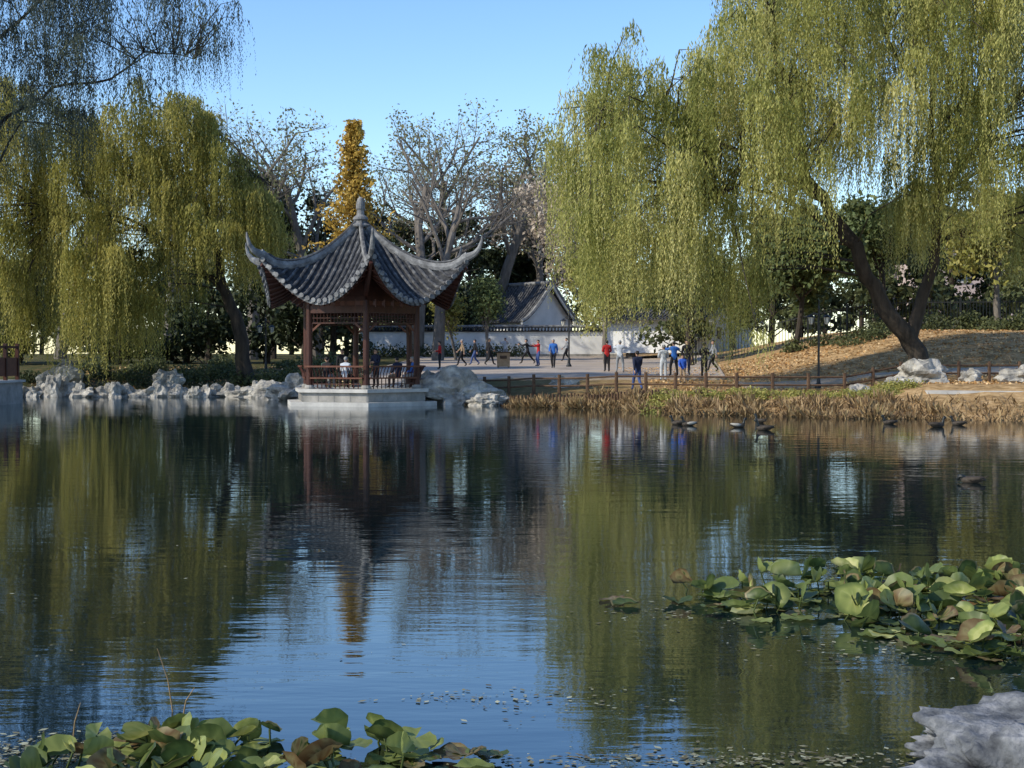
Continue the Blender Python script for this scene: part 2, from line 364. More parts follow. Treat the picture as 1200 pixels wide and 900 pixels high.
# left nearer willow, sparse strands with shade painted into the leaf colour
px=[-27,-22,-19.5,-17,-14.5,-11.5]; top=[18,19.5,19.5,19,18.4,17]; bot=[8,8.5,10.0,11.5,12.5,14]
B=bunches(200,px,top,bot,59.5,3.5,1.5,5,(-27,-11.5),lambda x,z:(1.4 if x<-17.5 else .5))
b0=(-22.7,59.9,.8)
limbs=[([b0,(-22.7,60,3),(-22.8,60,7),(-22.9,60,11),(-22.6,60,15),(-22,60,18)],.36,.07),
 ([(-22.9,60,11),(-21,60.4,12.6),(-19,60,13.6),(-17,60.2,13.9),(-15.4,59.8,14.8),(-13.4,59.6,14.6)],.1,.02),
 ([(-22.6,60,15),(-20.6,60,16.4),(-18.5,59.8,18),(-16,59.5,18.0),(-12.5,59.3,18.6)],.09,.02),
 ([(-22.8,60,8.5),(-20.8,60.5,12.0),(-18.2,60,11.4)],.07,.02)]
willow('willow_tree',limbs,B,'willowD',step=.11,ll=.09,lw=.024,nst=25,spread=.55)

conical('ginkgo_tree',-11.2,100,17.4,3.3,'ginkgo',95,100,.15,11)
bare('bare_tree',-15.5,112,21,21,'greyleaf',1200,leafsize=.13)
bare('bare_tree',-8.0,118,22,22,'greyleaf',1800,leafsize=.13)
bare('bare_tree',-2.5,128,22,23,'greyleaf',4500,leafsize=.14)
bare('bare_tree',-5.5,131,23,27,'greyleaf',2500,leafsize=.14)
bare('bare_tree',-5.5,104,16,26,None,0)
bare('bare_tree',-20,108,20,24,'greyleaf',2500,leafsize=.13)
bare('bare_tree',-27,110,21,28,'greyleaf',2500,leafsize=.13)
bare('bare_tree',-36,112,21,25,'greyleaf',2000,leafsize=.13)
bare('tan_leaf_tree',2.6,134,18.5,31,'tan',7000,leafsize=.16)
bare('tan_leaf_tree',9.5,112,15,32,'tan',7000,leafsize=.18)
bare('yellow_green_tree',6.2,92,8.2,33,'yg',8000,leafsize=.15)
bare('young_tree',-4.2,106,5.2,34,'yg',2600,leafsize=.12,spread=(15,35),lv=3,up=.15)
bare('young_tree',-1.8,104,6.0,35,'pine',3600,leafsize=.12,spread=(15,35),lv=3,up=.15)
bare('pine_tree',16,80,7.5,36,'pine',12000,leafsize=.17,bark='bark')
bare('pine_tree',22,84,8.5,37,'pine',12000,leafsize=.17,bark='bark')
bare('pine_tree',11,86,7.5,38,'pine',9000,leafsize=.17,bark='bark')
bare('yellow_green_tree',27,78,7.5,39,'yg',9000,leafsize=.16)

# distant masses
def mass(name,items,mat,per,size,mats_trunk='bark'):
    root=empty(name); mb=MB(); C=[];T=[]
    for (x,y,h,w) in items:
        z=hz(x,y); tube(mb,[(x,y,z-.2),(x+.2,y,z+h*.4),(x,y,z+h*.8)],[.25,.2,.08],6,0,False)
        for k in range(int(10+h)):
            u=random.random(); zz=z+h*(.12+.83*u); rad=w*(1-.75*u**1.6); a=random.uniform(0,6.28); q=rad*math.sqrt(random.random())
            cr=random.uniform(.7,1.7); n=per
            d=unit(rng.normal(size=(n,3))); P=np.array([x+q*math.cos(a),y+q*math.sin(a),zz])+d*cr*(.35+.8*rng.random(n))[:,None]*[1,1,.75]
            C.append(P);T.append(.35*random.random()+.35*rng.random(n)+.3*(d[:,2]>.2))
            tube(mb,[(x,y,zz-cr),(x+q*math.cos(a),y+q*math.sin(a),zz)],[.06,.03],3,0,False)
    mb.build('trunks',[mats_trunk],root); rand_leaves('foliage',np.concatenate(C),size,np.concatenate(T),mat,root)
random.seed(5)
it=[]
for k in range(30):
    x=-62+k*4.4+random.uniform(-1,1); it.append((x,random.uniform(136,146),random.uniform(10,14) if -14<x<4 else random.uniform(12,17),3.2))
mass('distant_trees',it,'green',150,.28)
it=[(-9+k*2.4+random.uniform(-.6,.6),random.uniform(124,129),random.uniform(10.5,13.5),2.0) for k in range(3)]+[(-1.6,136,14,2.4),(1.6,137,14,2.4),(-12,122,13,2.4),(-16,118,14,2.4),(-19,112,15,2.4)]
mass('juniper_trees',it,'dark',190,.2)
it=[(-46+k*2.9+random.uniform(-.8,.8),random.uniform(90,99),random.uniform(4.5,8),2.4) for k in range(13)]
mass('evergreen_shrubs',it,'dark',170,.2)
it=[(14+k*4+random.uniform(-1,1),random.uniform(98,108),random.uniform(7,11),2.8) for k in range(9)]+[(33,112,11,3),(37,108,11,3)]
mass('park_trees',it,'green',150,.24)

# ---------------------------------------------------------------- pavilion
PX,PY=-6.45,60.0
pav=empty('hexagonal_pavilion',(PX,PY,0))
A0=R(-79); T30=math.tan(R(30)); TT=2.45; REm=3.8; RC=TT/T30
def re_(t): return REm+(RC-REm)*(abs(t)/TT)**2.6
def zr(r,t):
    q=min(1,r/REm); return 4.25+3.45*(1-q)**1.35+1.85*(abs(t)/TT)**1.8
def fp(phi,r,t,z): return (r*math.cos(phi)-t*math.sin(phi), r*math.sin(phi)+t*math.cos(phi), z)
roof=MB()
for k in range(6):
    phi=A0+R(30+60*k); nt_,nr=36,14
    for off,mi in((0,0),(-.16,2)):
        vs=[]
        for i in range(nt_+1):
            t=-TT+2*TT*i/nt_
            r0=abs(t)/T30; r1=re_(t)
            for j in range(nr+1):
                r=r0+(r1-r0)*j/nr; vs.append(fp(phi,r,t,zr(r,t)+off))
        fs=[(i*(nr+1)+j,i*(nr+1)+j+1,(i+1)*(nr+1)+j+1,(i+1)*(nr+1)+j) for i in range(nt_) for j in range(nr)]
        roof.add(vs,fs if off else [f[::-1] for f in fs],mi)
    for i in range(nt_):   # fascia
        t=-TT+2*TT*i/nt_; t2=-TT+2*TT*(i+1)/nt_
        a=fp(phi,re_(t),t,zr(re_(t),t));b=fp(phi,re_(t2),t2,zr(re_(t2),t2))
        beam(roof,(a[0],a[1],a[2]-.08),(b[0],b[1],b[2]-.08),.05,.15,1)
    nrow=19
    for i in range(nrow):
        t=-TT+2*TT*(i+.5)/nrow; r0=abs(t)/T30; r1=re_(t)+.06
        if r1-r0<.15: continue
        n=max(3,int((r1-r0)/.13)); pts=[];rr=[]
        for j in range(n+1):
            r=r0+(r1-r0)*j/n; pts.append(fp(phi,r,t,zr(r,t)+.025)); rr.append(.08 if j%2 else .06)
        tube(roof,pts,rr,7,1)
        p=pts[-1]; tube(roof,[p,(p[0]+.05*math.cos(phi),p[1]+.05*math.sin(phi),p[2])],[.1,.1],8,3)
        t2=t+TT/nrow
        if abs(t2)<TT*.97:
            q=fp(phi,re_(t2)+.03,t2,zr(re_(t2),t2)-.07); box(roof,q,(.03,.13,.15),phi,3)
    for i in range(22):
        t=-TT+2*TT*(i+.5)/22; r0=max(abs(t)/T30,2.2); r1=re_(t)-.05
        if r1-r0<.1: continue
        tube(roof,[fp(phi,r0+(r1-r0)*s,t,zr(r0+(r1-r0)*s,t)-.21) for s in(0,.33,.66,1)],.045,5,2)
for k in range(6):
    a=A0+R(60*k); c,s=math.cos(a),math.sin(a); pts=[];r_=[];r2=[]
    for j in range(15):
        q=.12+(4.9-.12)*j/14; t=q/2; r=q*.866; pts.append((q*c,q*s,zr(r,t)+.12)); r_.append(.1);r2.append(.19)
    tube(roof,pts,r_,8,3,rad2=r2)
    tube(roof,[(p[0],p[1],p[2]+.2) for p in pts[:-1]],.065,6,1)
    e=pts[-1][2]-.05
    tube(roof,[(4.75*c,4.75*s,e-.05),(5.0*c,5.0*s,e+.03),(5.22*c,5.22*s,e+.14),(5.4*c,5.4*s,e+.36),(5.5*c,5.5*s,e+.66),(5.52*c,5.52*s,e+.86)],[.11,.11,.105,.09,.06,.03],8,3,rad2=[.2,.16,.13,.1,.06,.03])
    tube(roof,[(2.4*c,2.4*s,4.45),(3.4*c,3.4*s,5.0),(4.3*c,4.3*s,5.45),(4.85*c,4.85*s,5.75)],[.12,.12,.11,.08],6,2)
lathe(roof,(0,0,7.55),[(.42,0),(.45,.08),(.3,.16),(.26,.24),(.34,.32),(.3,.42),(.17,.52),(.15,.7),(.19,.78),(.19,.98),(.15,1.12),(.12,1.22),(.04,1.28)],14,3)
roof.build('tiled_roof',['tile','tile2','wood','ridge'],pav,smooth=False)
fr=MB(); RCo=2.58; FZ=.7
cols=[(RCo*math.cos(A0+R(60*k)),RCo*math.sin(A0+R(60*k))) for k in range(6)]
for x,y in cols:
    lathe(fr,(x,y,FZ),[(.2,0),(.22,.06),(.17,.16)],12,1)
    tube(fr,[(x,y,FZ+.15),(x,y,4.35)],[.135,.125],12,0)
for k in range(6):
    a=Vector((*cols[k],0)); b=Vector((*cols[(k+1)%6],0)); d=(b-a).normalized(); nrm=Vector((d.y,-d.x,0))
    def at(s,z): p=a.lerp(b,s); return (p.x,p.y,z)
    beam(fr,at(0,3.98),at(1,3.98),.16,.3,0); beam(fr,at(0,4.42),at(1,4.42),.14,.2,0)
    beam(fr,at(0.03,4.2),at(.97,4.2),.05,.3,2); beam(fr,at(.02,4.85),at(.98,4.85),.06,.75,0)
    for s in np.linspace(.15,.85,5): beam(fr,at(s,4.07),at(s,4.38),.2,.12,2); 
    beam(fr,at(.05,3.42),at(.95,3.42),.05,.05,0)
    for s in np.linspace(.08,.92,15): beam(fr,at(s,3.44),at(s,3.83),.03,.03,0)
    beam(fr,at(.05,3.63),at(.95,3.63),.025,.03,0)
    for s0,s1 in((.05,.2),(.95,.8)):
        beam(fr,at(s0,3.1),at(s1,3.42),.04,.08,2)
        beam(fr,at(s0,3.0),at(s0,3.42),.04,.05,2)
    if k in(2,): continue   # entrance at rear
    beam(fr,at(.04,FZ+.45),at(.96,FZ+.45),.38,.06,2)
    for s in np.linspace(.06,.94,12): beam(fr,at(s,FZ+.02),at(s,FZ+.42),.04,.04,0)
    beam(fr,at(.04,FZ+.2),at(.96,FZ+.2),.03,.04,0)
    o=(a+b)/2; on=Vector((o.x,o.y,0)).normalized()
    def bk(s,z,w): p=a.lerp(b,s)+on*w; return (p.x,p.y,z)
    beam(fr,bk(-.02,FZ+.93,.34),bk(1.02,FZ+.93,.34),.07,.07,2)
    for s in np.linspace(.04,.96,16):
        tube(fr,[bk(s,FZ+.47,.18),bk(s,FZ+.66,.2),bk(s,FZ+.9,.33)],.018,4,0)
fr.build('timber_frame',['wood','stone','wood2'],pav)
pl=MB()
def hexa(r,z0,z1,mi):
    vs=[(r*math.cos(A0+R(60*k)),r*math.sin(A0+R(60*k)),z) for z in(z0,z1) for k in range(6)]
    pl.add(vs,[(0,1,2,3,4,5)[::-1],(6,7,8,9,10,11)]+[(k,(k+1)%6,6+(k+1)%6,6+k) for k in range(6)],mi)
hexa(3.12,.56,.7,1); hexa(2.95,.17,.557,0); hexa(3.5,-.12,.168,1); hexa(3.2,-1,-.122,0)
for k in range(6):
    a=Vector((2.955*math.cos(A0+R(60*k)),2.955*math.sin(A0+R(60*k)),0)); b=Vector((2.955*math.cos(A0+R(60*k+60)),2.955*math.sin(A0+R(60*k+60)),0))
    for s in np.linspace(0,.98,5): p=a.lerp(b,s+.01); beam(pl,(p.x,p.y,.2),(p.x,p.y,.55),.05,.02,0)
box(pl,(1.2,4.4,.45),(2.2,3.5,.46),R(-19),0)
pl.build('stone_platform',['stone','stone_w'],pav)

# ---------------------------------------------------------------- rocks
def rockmesh(mb,c,s,seed,sub=3,rough=.35,mi=0):
    import bmesh
    from mathutils import noise
    bm=bmesh.new(); bmesh.ops.create_icosphere(bm,subdivisions=sub,radius=1)
    o=Vector((seed*3.7,seed*1.3,seed*2.1)); bm.verts.index_update()
    vs=[]
    for v in bm.verts:
        p=v.co.copy(); n=noise.noise(p*1.1+o)*rough*1.6+noise.noise(p*2.7+o)*rough*.8+abs(noise.noise(p*5+o))*-rough*.6+noise.noise(p*11+o)*rough*.2+(noise.noise(p*26+o)*rough*.1 if sub>4 else 0)
        p=p*(1+n); vs.append((c[0]+p.x*s[0],c[1]+p.y*s[1],c[2]+p.z*s[2]))
    mb.add(vs,[tuple(v.index for v in f.verts) for f in bm.faces],mi); bm.free()
random.seed(12)
k=0
x=-26.0
while x<-10.4:
    w=random.uniform(.3,.85); y=np.interp(x,SX,SY)-.3+random.uniform(-.5,.5)
    mb=MB(); hgt=random.uniform(.2,.5)*(1.7 if -23.8<x<-22 else 1)
    rockmesh(mb,(0,0,0),(w,w*.8,hgt+.15),k+1,3,.5); mb.build('shore_rock',['rock'],loc=(x,y,.12)); k+=1
    x+=w*random.uniform(.7,1.5)
for (x,y,w,h) in [(-2.2,60.2,1.5,.85),(-3.3,61.4,1.0,.9),(-10.2,66.5,1.2,.8),(-11.6,69.5,1.,.6),(-1.0,58.6,.8,.4),(16.2,55.5,1.1,.6),(15,54.8,.6,.35),(20.5,56,1,.5),(2.3,62,.6,.3),(13.2,53.5,.45,.3),(18.6,57,.5,.35),(-24,75,1.1,.9),(-18,74.2,.7,.7)]:
    mb=MB(); rockmesh(mb,(0,0,0),(w,w*.8,h),x*2+5,4,.42); mb.build('garden_rock',['rock'],loc=(x,y,max(hz(x,y),0)+h*.35))
mb=MB(); rockmesh(mb,(0,0,0),(.8,.7,.24),4.2,6,.38); rockmesh(mb,(.6,-.05,.1),(.55,.55,.32),9.1,6,.36); rockmesh(mb,(-.34,-.4,0),(.42,.36,.22),2.1,6,.36)
mb.build('foreground_rock',['rock_near'],smooth=True,loc=(2.74,6.8,0))

# left terrace with railing
ter=MB(); box(ter,(-27.9,59.9,.4),(13,3.2,1.1),0,0); box(ter,(-27.9,59.9,.98),(13.2,3.4,.1),0,1)
ter.build('stone_terrace',['stone','stone_w'])
ra=MB()
for i,x0 in enumerate(np.arange(-33.1,-21.5,1.44)):
    beam(ra,(x0,58.45,1.03),(x0,58.45,2.6),.14,.14,0)
    if i<8:
        beam(ra,(x0,58.45,2.45),(x0+1.44,58.45,2.45),.08,.1,0); beam(ra,(x0,58.45,1.2),(x0+1.44,58.45,1.2),.08,.08,0)
        beam(ra,(x0+.07,58.45,1.55),(x0+1.37,58.45,1.55),.03,.5,1)
        for s in np.linspace(.2,1.25,6): beam(ra,(x0+s,58.45,1.84),(x0+s,58.45,2.38),.03,.05,0)
for y0 in (58.45,59.9,61.35):
    beam(ra,(-21.58,y0+.001,1.03),(-21.58,y0+.001,2.6),.144,.144,0)
    if y0<61: beam(ra,(-21.58,y0+.1,2.45),(-21.58,y0+1.4,2.45),.08,.1,0); beam(ra,(-21.58,y0+.1,1.6),(-21.58,y0+1.4,1.6),.03,.8,1)
ra.build('wooden_railing',['wood','wood2'])

# right retaining wall with blocks & coping
rw=MB()
for i in range(14):
    for j in range(2):
        x0=15.2+i*.9+(.45 if j else 0); box(rw,(x0,50.6-(x0-15)*.18,.18+j*.34),(.87,.5,.32),R(-10),0)
box(rw,(21.3,49.5,.75),(13.0,.75,.12),R(-10),1)
rw.build('stone_retaining_wall',['stone','stone_w'])
st=MB()
for i in range(4): box(st,(18.5,52.2+i*.4,.42+i*.14),(3.4,.42,.14),R(-8),0)
st.build('stone_steps',['stone_w'])

# low wooden fence
fe=MB(); path=[(-1.2,61.5),(2,59.5),(5.5,57.8),(9,56.3),(13.2,55.8),(17,57.4),(22,57.5)]
def walkpath(path,step):
    out=[]; 
    for (a,b) in zip(path,path[1:]):
        L=math.dist(a,b); n=max(1,round(L/step))
        out+=[(a[0]+(b[0]-a[0])*i/n,a[1]+(b[1]-a[1])*i/n) for i in range(n)]
    return out+[path[-1]]
pp=walkpath(path,1.3); pv=None
for p in pp:
    z=hz(*p); tube(fe,[(p[0],p[1],z-.1),(p[0],p[1],z+.85)],[.075,.07],6,0)
    if pv:
        for hh in(.68,.36): tube(fe,[(pv[0],pv[1],hz(*pv)+hh),(p[0],p[1],z+hh)],.04,5,0)
    pv=p
fe.build('wooden_fence',['fencewood'])
pa=MB()
for p in walkpath([(-.2,58.6),(3,57.2),(6,54)],.16):
    z=hz(*p); tube(pa,[(p[0],p[1],z-.1),(p[0]+random.gauss(0,.01),p[1],z+random.uniform(.26,.36))],.05,5,0)
pa.build('post_edging',['fencewood'])

# iron fence on hill crest
iron=MB()
pp=walkpath([(11.5,88),(20,84),(30,80),(42,80)],2.2); pv=None
for p in pp:
    z=hz(*p); beam(iron,(p[0],p[1],z-.1),(p[0],p[1],z+1.9),.1,.1)
    if pv:
        zp=hz(*pv)
        for hh in(.2,1.65): beam(iron,(pv[0],pv[1],zp+hh),(p[0],p[1],z+hh),.05,.05)
        for i in range(1,12):
            t=i/12; x=pv[0]+(p[0]-pv[0])*t; y=pv[1]+(p[1]-pv[1])*t; zz=zp+(z-zp)*t; beam(iron,(x,y,zz+.1),(x,y,zz+1.8),.03,.03)
    pv=p
iron.build('iron_fence',['metal'])

# street lamps
def lamp(x,y,h):
    z=hz(x,y); e=MB()
    lathe(e,(0,0,0),[(.16,0),(.16,.12),(.09,.25),(.07,.5),(.05,.6),(.045,h-.5),(.06,h-.45),(.03,h-.3),(.02,h-.05)],10,0)
    for s in(-1,1):
        tube(e,[(0,0,h-.75),(s*.2,0,h-.62),(s*.33,0,h-.7),(s*.34,0,h-.78)],.022,5,0)
        lathe(e,(s*.34,0,h-1.12),[(.06,0),(.09,.05),(.13,.3)],6,1); lathe(e,(s*.34,0,h-.819),[(.19,0),(.12,.07),(.03,.12)],6,0)
        for k in range(6):
            a=k*math.pi/3; beam(e,(s*.34+.095*math.cos(a),.095*math.sin(a),h-1.07),(s*.34+.137*math.cos(a),.137*math.sin(a),h-.82),.015,.015,0)
    e.build('street_lamp',['metal','glass'],loc=(x,y,z))
lamp(13.3,61.0,3.9); lamp(3.4,84,3.6); lamp(-14,80,3.4)

# ---------------------------------------------------------------- buildings
wall=empty('white_garden_wall',(0,120,0)); w=MB()
for (x0,x1) in((-13,9.4),):
    box(w,((x0+x1)/2,0,2.9),(x1-x0,.4,2.6),0,0)
    box(w,((x0+x1)/2,0,4.24),(x1-x0+.1,.62,.09),0,1)
    for i in range(int((x1-x0)/.28)):
        xx=x0+.14+i*.28; tube(w,[(xx,-.5,4.28),(xx,-.25,4.42),(xx,0,4.6)],.075,6,1); tube(w,[(xx,.5,4.28),(xx,.25,4.42),(xx,0,4.6)],.075,6,1)
    tube(w,[(x0,0,4.65),(x1,0,4.65)],.13,8,2)
    box(w,((x0+x1)/2,-.225,1.95),(x1-x0,.06,.7),0,3)
w.build('wall_body',['white','tile','ridge','stone'],wall)
def house(name,x,y,hw,ln,ze,zr_,rot=0):
    rt=empty(name,(x,y,0)); rt.rotation_euler=(0,0,rot); b=MB(); z0=hz(x,y)-.2
    vs=[(-hw*.86,0,z0),(hw*.86,0,z0),(hw*.86,0,ze),(0,0,zr_-.25),(-hw*.86,0,ze)]
    vs+= [(a,ln,c) for a,_,c in vs]
    b.add(vs,[(0,1,2,3,4),(9,8,7,6,5),(0,4,9,5),(1,6,7,2)],0)
    box(b,(0,-.03,(z0+ze)/2-.3),(1.1,.05,1.9),0,3); box(b,(-hw*.5,-.03,ze-1.1),(.9,.05,.9),0,3)
    b.build('walls',['white','tile','ridge','wood'],rt)
    r=MB(); n=10
    for s in(-1,1):
        prof=[]
        for i in range(n+1):
            t=i/n; prof.append((s*hw*t*1.05, ze-.1+(zr_-ze+.1)*(1-t)**1.35+ .12*max(0,t-.8)*5*t*.3))
        v=[(a,yy,c) for yy in(-.5,ln+.5) for a,c in prof]; r.add(v,[(i,i+1,n+2+i,n+1+i) for i in range(n)],0)
        for k in range(int((ln+1)/.3)):
            yy=-.4+k*.3; tube(r,[(a,yy,c+.03) for a,c in prof],.08,5,0)
        for yy in (-.5,ln+.5):
            tube(r,[(a,yy,c+.1) for a,c in prof],.18,6,1); tube(r,[(a,yy,c-.14) for a,c in prof],.12,6,2)
    tube(r,[(0,-.7,zr_+.45),(0,-.4,zr_+.12),(0,ln/2,zr_+.05),(0,ln+.4,zr_+.12),(0,ln+.7,zr_+.45)],.17,8,1)
    r.build('roof',['tile2','ridge','white'],rt)
house('gatehouse',3.2,124.5,3.9,9,5.1,8.5,R(48))
house('side_hall',17.5,112,5.5,9,5.0,7.8,R(60))
ap=empty('apartment_building',(50,135,0)); b=MB()
box(b,(0,0,6.5),(26,10,11),0,0); box(b,(0,0,12.15),(26.6,10.6,.3),0,2)
for i in range(9):
    for j in range(3):
        box(b,(-11.4+i*2.85,-5.02,3.4+j*3.2),(1.5,.06,1.5),0,1); box(b,(-11.4+i*2.85,-5.08,2.56+j*3.2),(1.8,.14,.1),0,2)
M['pinkwall']=surf('pink_render',(.4,.32,.29),(.52,.43,.39),.6,.9,.1); M['win']=flat('window_glass',(.05,.07,.09),.15)
b.build('body',['pinkwall','win','white'],ap)

# litter bin
lb=MB(); box(lb,(0,0,.45),(.75,.55,.8),0,0); box(lb,(0,0,.88),(.85,.65,.07),0,1); box(lb,(0,-.29,.6),(.4,.04,.18),0,1)
for s in(-1,1): box(lb,(s*.3,0,.03),(.08,.4,.06),0,1)
M['tanwood']=surf('tan_wood',(.28,.17,.09),(.4,.26,.15),4,.7,.2)
lb.build('litter_bin',['tanwood','fencewood'],loc=(-.5,82,hz(-.5,82)+.05))

# ---------------------------------------------------------------- shoreline vegetation
def shore_y(x): return np.interp(x,SX,SY)-.35*np.sin(x*1.3)-.2*np.sin(x*3.1)
N=30000
x=rng.uniform(-2.6,17.5,N); dpt=-.5+4.3*rng.random(N)**1.5*np.where(x<3,.4,1); y=shore_y(x)+dpt
cl=(np.sin(x*2.1+y)*np.sin(y*1.7-x*.6)+np.sin(x*5.3+1)*.5+1.5)/3
keep=rng.random(N)<np.where(x>14.3,.1,.12+.9*cl**1.6); x=x[keep];y=y[keep];cl=cl[keep];dpt=dpt[keep];N=len(x)
z=np.maximum(H(x,y),-.05); hgt=(.04+.19*rng.random(N))*(.35+1.3*cl)
U=np.stack([rng.normal(size=N)*.75,rng.normal(size=N)*.75,np.ones(N)],1); U=unit(U)*hgt[:,None]
th=rng.random(N)*3.14; V=np.stack([np.cos(th),np.sin(th),0*th],1)*(.02+.03*rng.random(N))[:,None]
quads('dry_reeds',np.stack([x,y,z],1)+U*.9,U,V,.3*cl+.65*rng.random(N),'straw')
def bushes(name,items,mat,n,size):
    C=[];T=[]
    for (bx_,by_,w,h) in items:
        d=unit(rng.normal(size=(n,3))); d[:,2]=np.abs(d[:,2]); b=rng.random()
        C.append(np.array([bx_,by_,hz(bx_,by_)])+d*np.array([w,w,h])*(.4+.65*rng.random(n))[:,None]); T.append(.4*b+.6*rng.random(n))
    rand_leaves(name,np.concatenate(C),size,np.concatenate(T),mat)
random.seed(8)
bushes('bank_shrubs',[(random.uniform(5,15.5),random.uniform(51,55),random.uniform(.4,.9),random.uniform(.15,.38)) for _ in range(60)],'yg',240,.05)
bushes('shade_shrubs',[(random.uniform(-27,-9),random.uniform(75,84),random.uniform(.6,1.2),random.uniform(.4,1.1)) for _ in range(30)],'green',420,.09)
bushes('hill_shrubs',[(random.uniform(16,32),random.uniform(74,80),random.uniform(.7,1.3),random.uniform(.5,1.3)) for _ in range(22)],'green',420,.09)
bushes('hedge',[(xx,117.5,.9,1.2) for xx in np.arange(-12,1,.9)],'green',260,.1)
N=16000; x=np.concatenate([rng.uniform(6,32,N),rng.uniform(-26,-8,3000)]); y=np.concatenate([rng.uniform(53,82,N),rng.uniform(73,84,3000)]); 
C=np.stack([x,y,H(x,y)+.04],1); rand_leaves('fallen_leaves',C,.06,rng.random(len(C)),'litter',flatz=.25,aspect=.7)

# ---------------------------------------------------------------- lily pads
def pad(mb,c,Rr,tilt,az,curl,tint,fold=0):
    n=20; rot=Matrix.Rotation(az,3,'Z')@Matrix.Rotation(tilt,3,'X')@Matrix.Rotation(random.uniform(-.7,.7),3,'Z')
    vs=[(0,0,0)]; fs=[]; wob=random.uniform(0,6); tl=[min(1,tint+.12)]; rim=random.choice([0,0,-.12,-.3])
    for ri,q in enumerate((.35,.7,1)):
        for i in range(n+1):
            a=R(14)+R(332)*i/n; rr=Rr*q*(1+.07*math.sin(a*5+wob)*q)
            x,y=rr*math.cos(a),rr*math.sin(a)
            z=curl*Rr*(q**2)*(.5+.5*math.cos(2*a+wob))+.06*Rr*math.sin(7*a+wob)*q*q
            if fold: # fold both halves up about the midrib
                f=fold*(.5+.5*q); z+=abs(y)*math.sin(f); y*=math.cos(f)
            vs.append((x,y,z)); tl.append(max(0,min(1,tint+random.gauss(0,.05)+(rim if ri==2 else 0))))
    for i in range(n): fs.append((0,1+i,2+i))
    for r_ in range(2):
        for i in range(n):
            a=1+r_*(n+1)+i; fs.append((a,a+n+1,a+n+2,a+1))
    vs=[tuple(rot@Vector(v)+Vector(c)) for v in vs]; mb.add(vs,fs,0,tl)
    if c[2]>.05: tube(mb,[c,(c[0]+random.gauss(0,.03),c[1]+random.gauss(0,.03),c[2]*.4),(c[0]+random.gauss(0,.05),c[1],-.1)],.006,4,0,False,tint=.3)
def pads(name,pts,seed,r0=.08,r1=.15,zm=.15,brown=.1):
    random.seed(seed); mb=MB()
    for (x,y,dens) in pts:
        up=random.random()<.6*dens
        Rr=random.uniform(r0,r1)
        t=random.uniform(0,.12) if random.random()<brown else random.uniform(.2,.4)+.6*random.random()**1.1
        if up: pad(mb,(x,y,random.uniform(.04,zm)),Rr,R(random.uniform(5,65)),random.uniform(0,6.28),random.uniform(0,.35),t,random.choice([0,.5,.8,1.1,1.3]))
        else: pad(mb,(x,y,random.uniform(.01,.05)),Rr,R(random.uniform(0,9)),random.uniform(0,6),random.uniform(0,.2),t,random.choice([0,0,.3]))
    return mb.build(name,['lily'],smooth=True)
random.seed(40); pts=[]
while len(pts)<440:   # right-hand bed
    x=random.uniform(1.55,5.2); y=random.uniform(8.4,12.6)
    hi=11.7+.8*min(1,(x-1.6)/1.2); lo=10.5 if x<2.3 else max(8.5,10.5-(x-2.3)*1.9)
    if lo+random.uniform(0,.5)<y<hi: pts.append((x,y,.3 if x<1.9 or y<lo+.4 else 1))
pads('lily_pads',pts,41,.075,.155,.17)
pads('lily_pads',[(.92,11.3,0),(.82,11.5,.0),(1.45,11.9,.5),(1.6,11.8,.8),(1.35,11.4,0)],44,.1,.15)
random.seed(50); pts=[]
while len(pts)<160:
    x=random.uniform(-2.35,-.1); y=random.uniform(6.1,7.25)
    if y<7.25-.3*((x+1.3)/1.2)**2: pts.append((x,y,.9 if x<-.9 else .6))
pads('lily_pads',pts,51,.055,.115,.13,.12)

# floating leaves / scum
C=[];T=[]
for (cx,cy,sx,sy,n) in [(.15,8.15,.3,.22,110),(-.45,8.2,.2,.07,45),(-2.5,7.05,.55,.2,1100),(1.2,6.95,.7,.09,420),(1.3,10.9,.4,.25,110),(2.7,9.6,.6,.4,200),(-.9,9.4,.5,.4,14),(-3.2,9.5,.8,1.2,40),(0,16,5,5,60),(-4,12,2,3,50),(0,30,11,12,80),(-.3,6.6,1.2,.2,250)]:
    p=rng.normal(size=(n,2)); C.append(np.stack([cx+p[:,0]*sx,cy+p[:,1]*sy,np.full(n,.005)+rng.random(n)*.004],1)); T.append(rng.random(n))
C=np.concatenate(C);T=np.concatenate(T); k=(C[:,1]>5.8)&(C[:,1]<50); C=C[k];T=T[k]; N=len(C)
th=rng.random(N)*6.28; s=(.007+.026*rng.random(N)**2)[:,None]
U=np.stack([np.cos(th),np.sin(th),.04*rng.normal(size=N)],1)*s; V=np.stack([-np.sin(th),np.cos(th),.04*rng.normal(size=N)],1)*s*.55
quads('floating_leaves',C,U,V,T,'debris')
rd=MB()
for (x,y,h,lx) in [(-1.9,7.9,.36,-.1),(-1.86,7.85,.15,.08),(-2.3,7.3,.2,.05)]:
    tube(rd,[(x,y,-.1),(x+lx*.4,y,h*.5),(x+lx,y,h)],[.005,.004,.002],4,0,tint=.6)
rd.build('reed_stalks',['straw'])

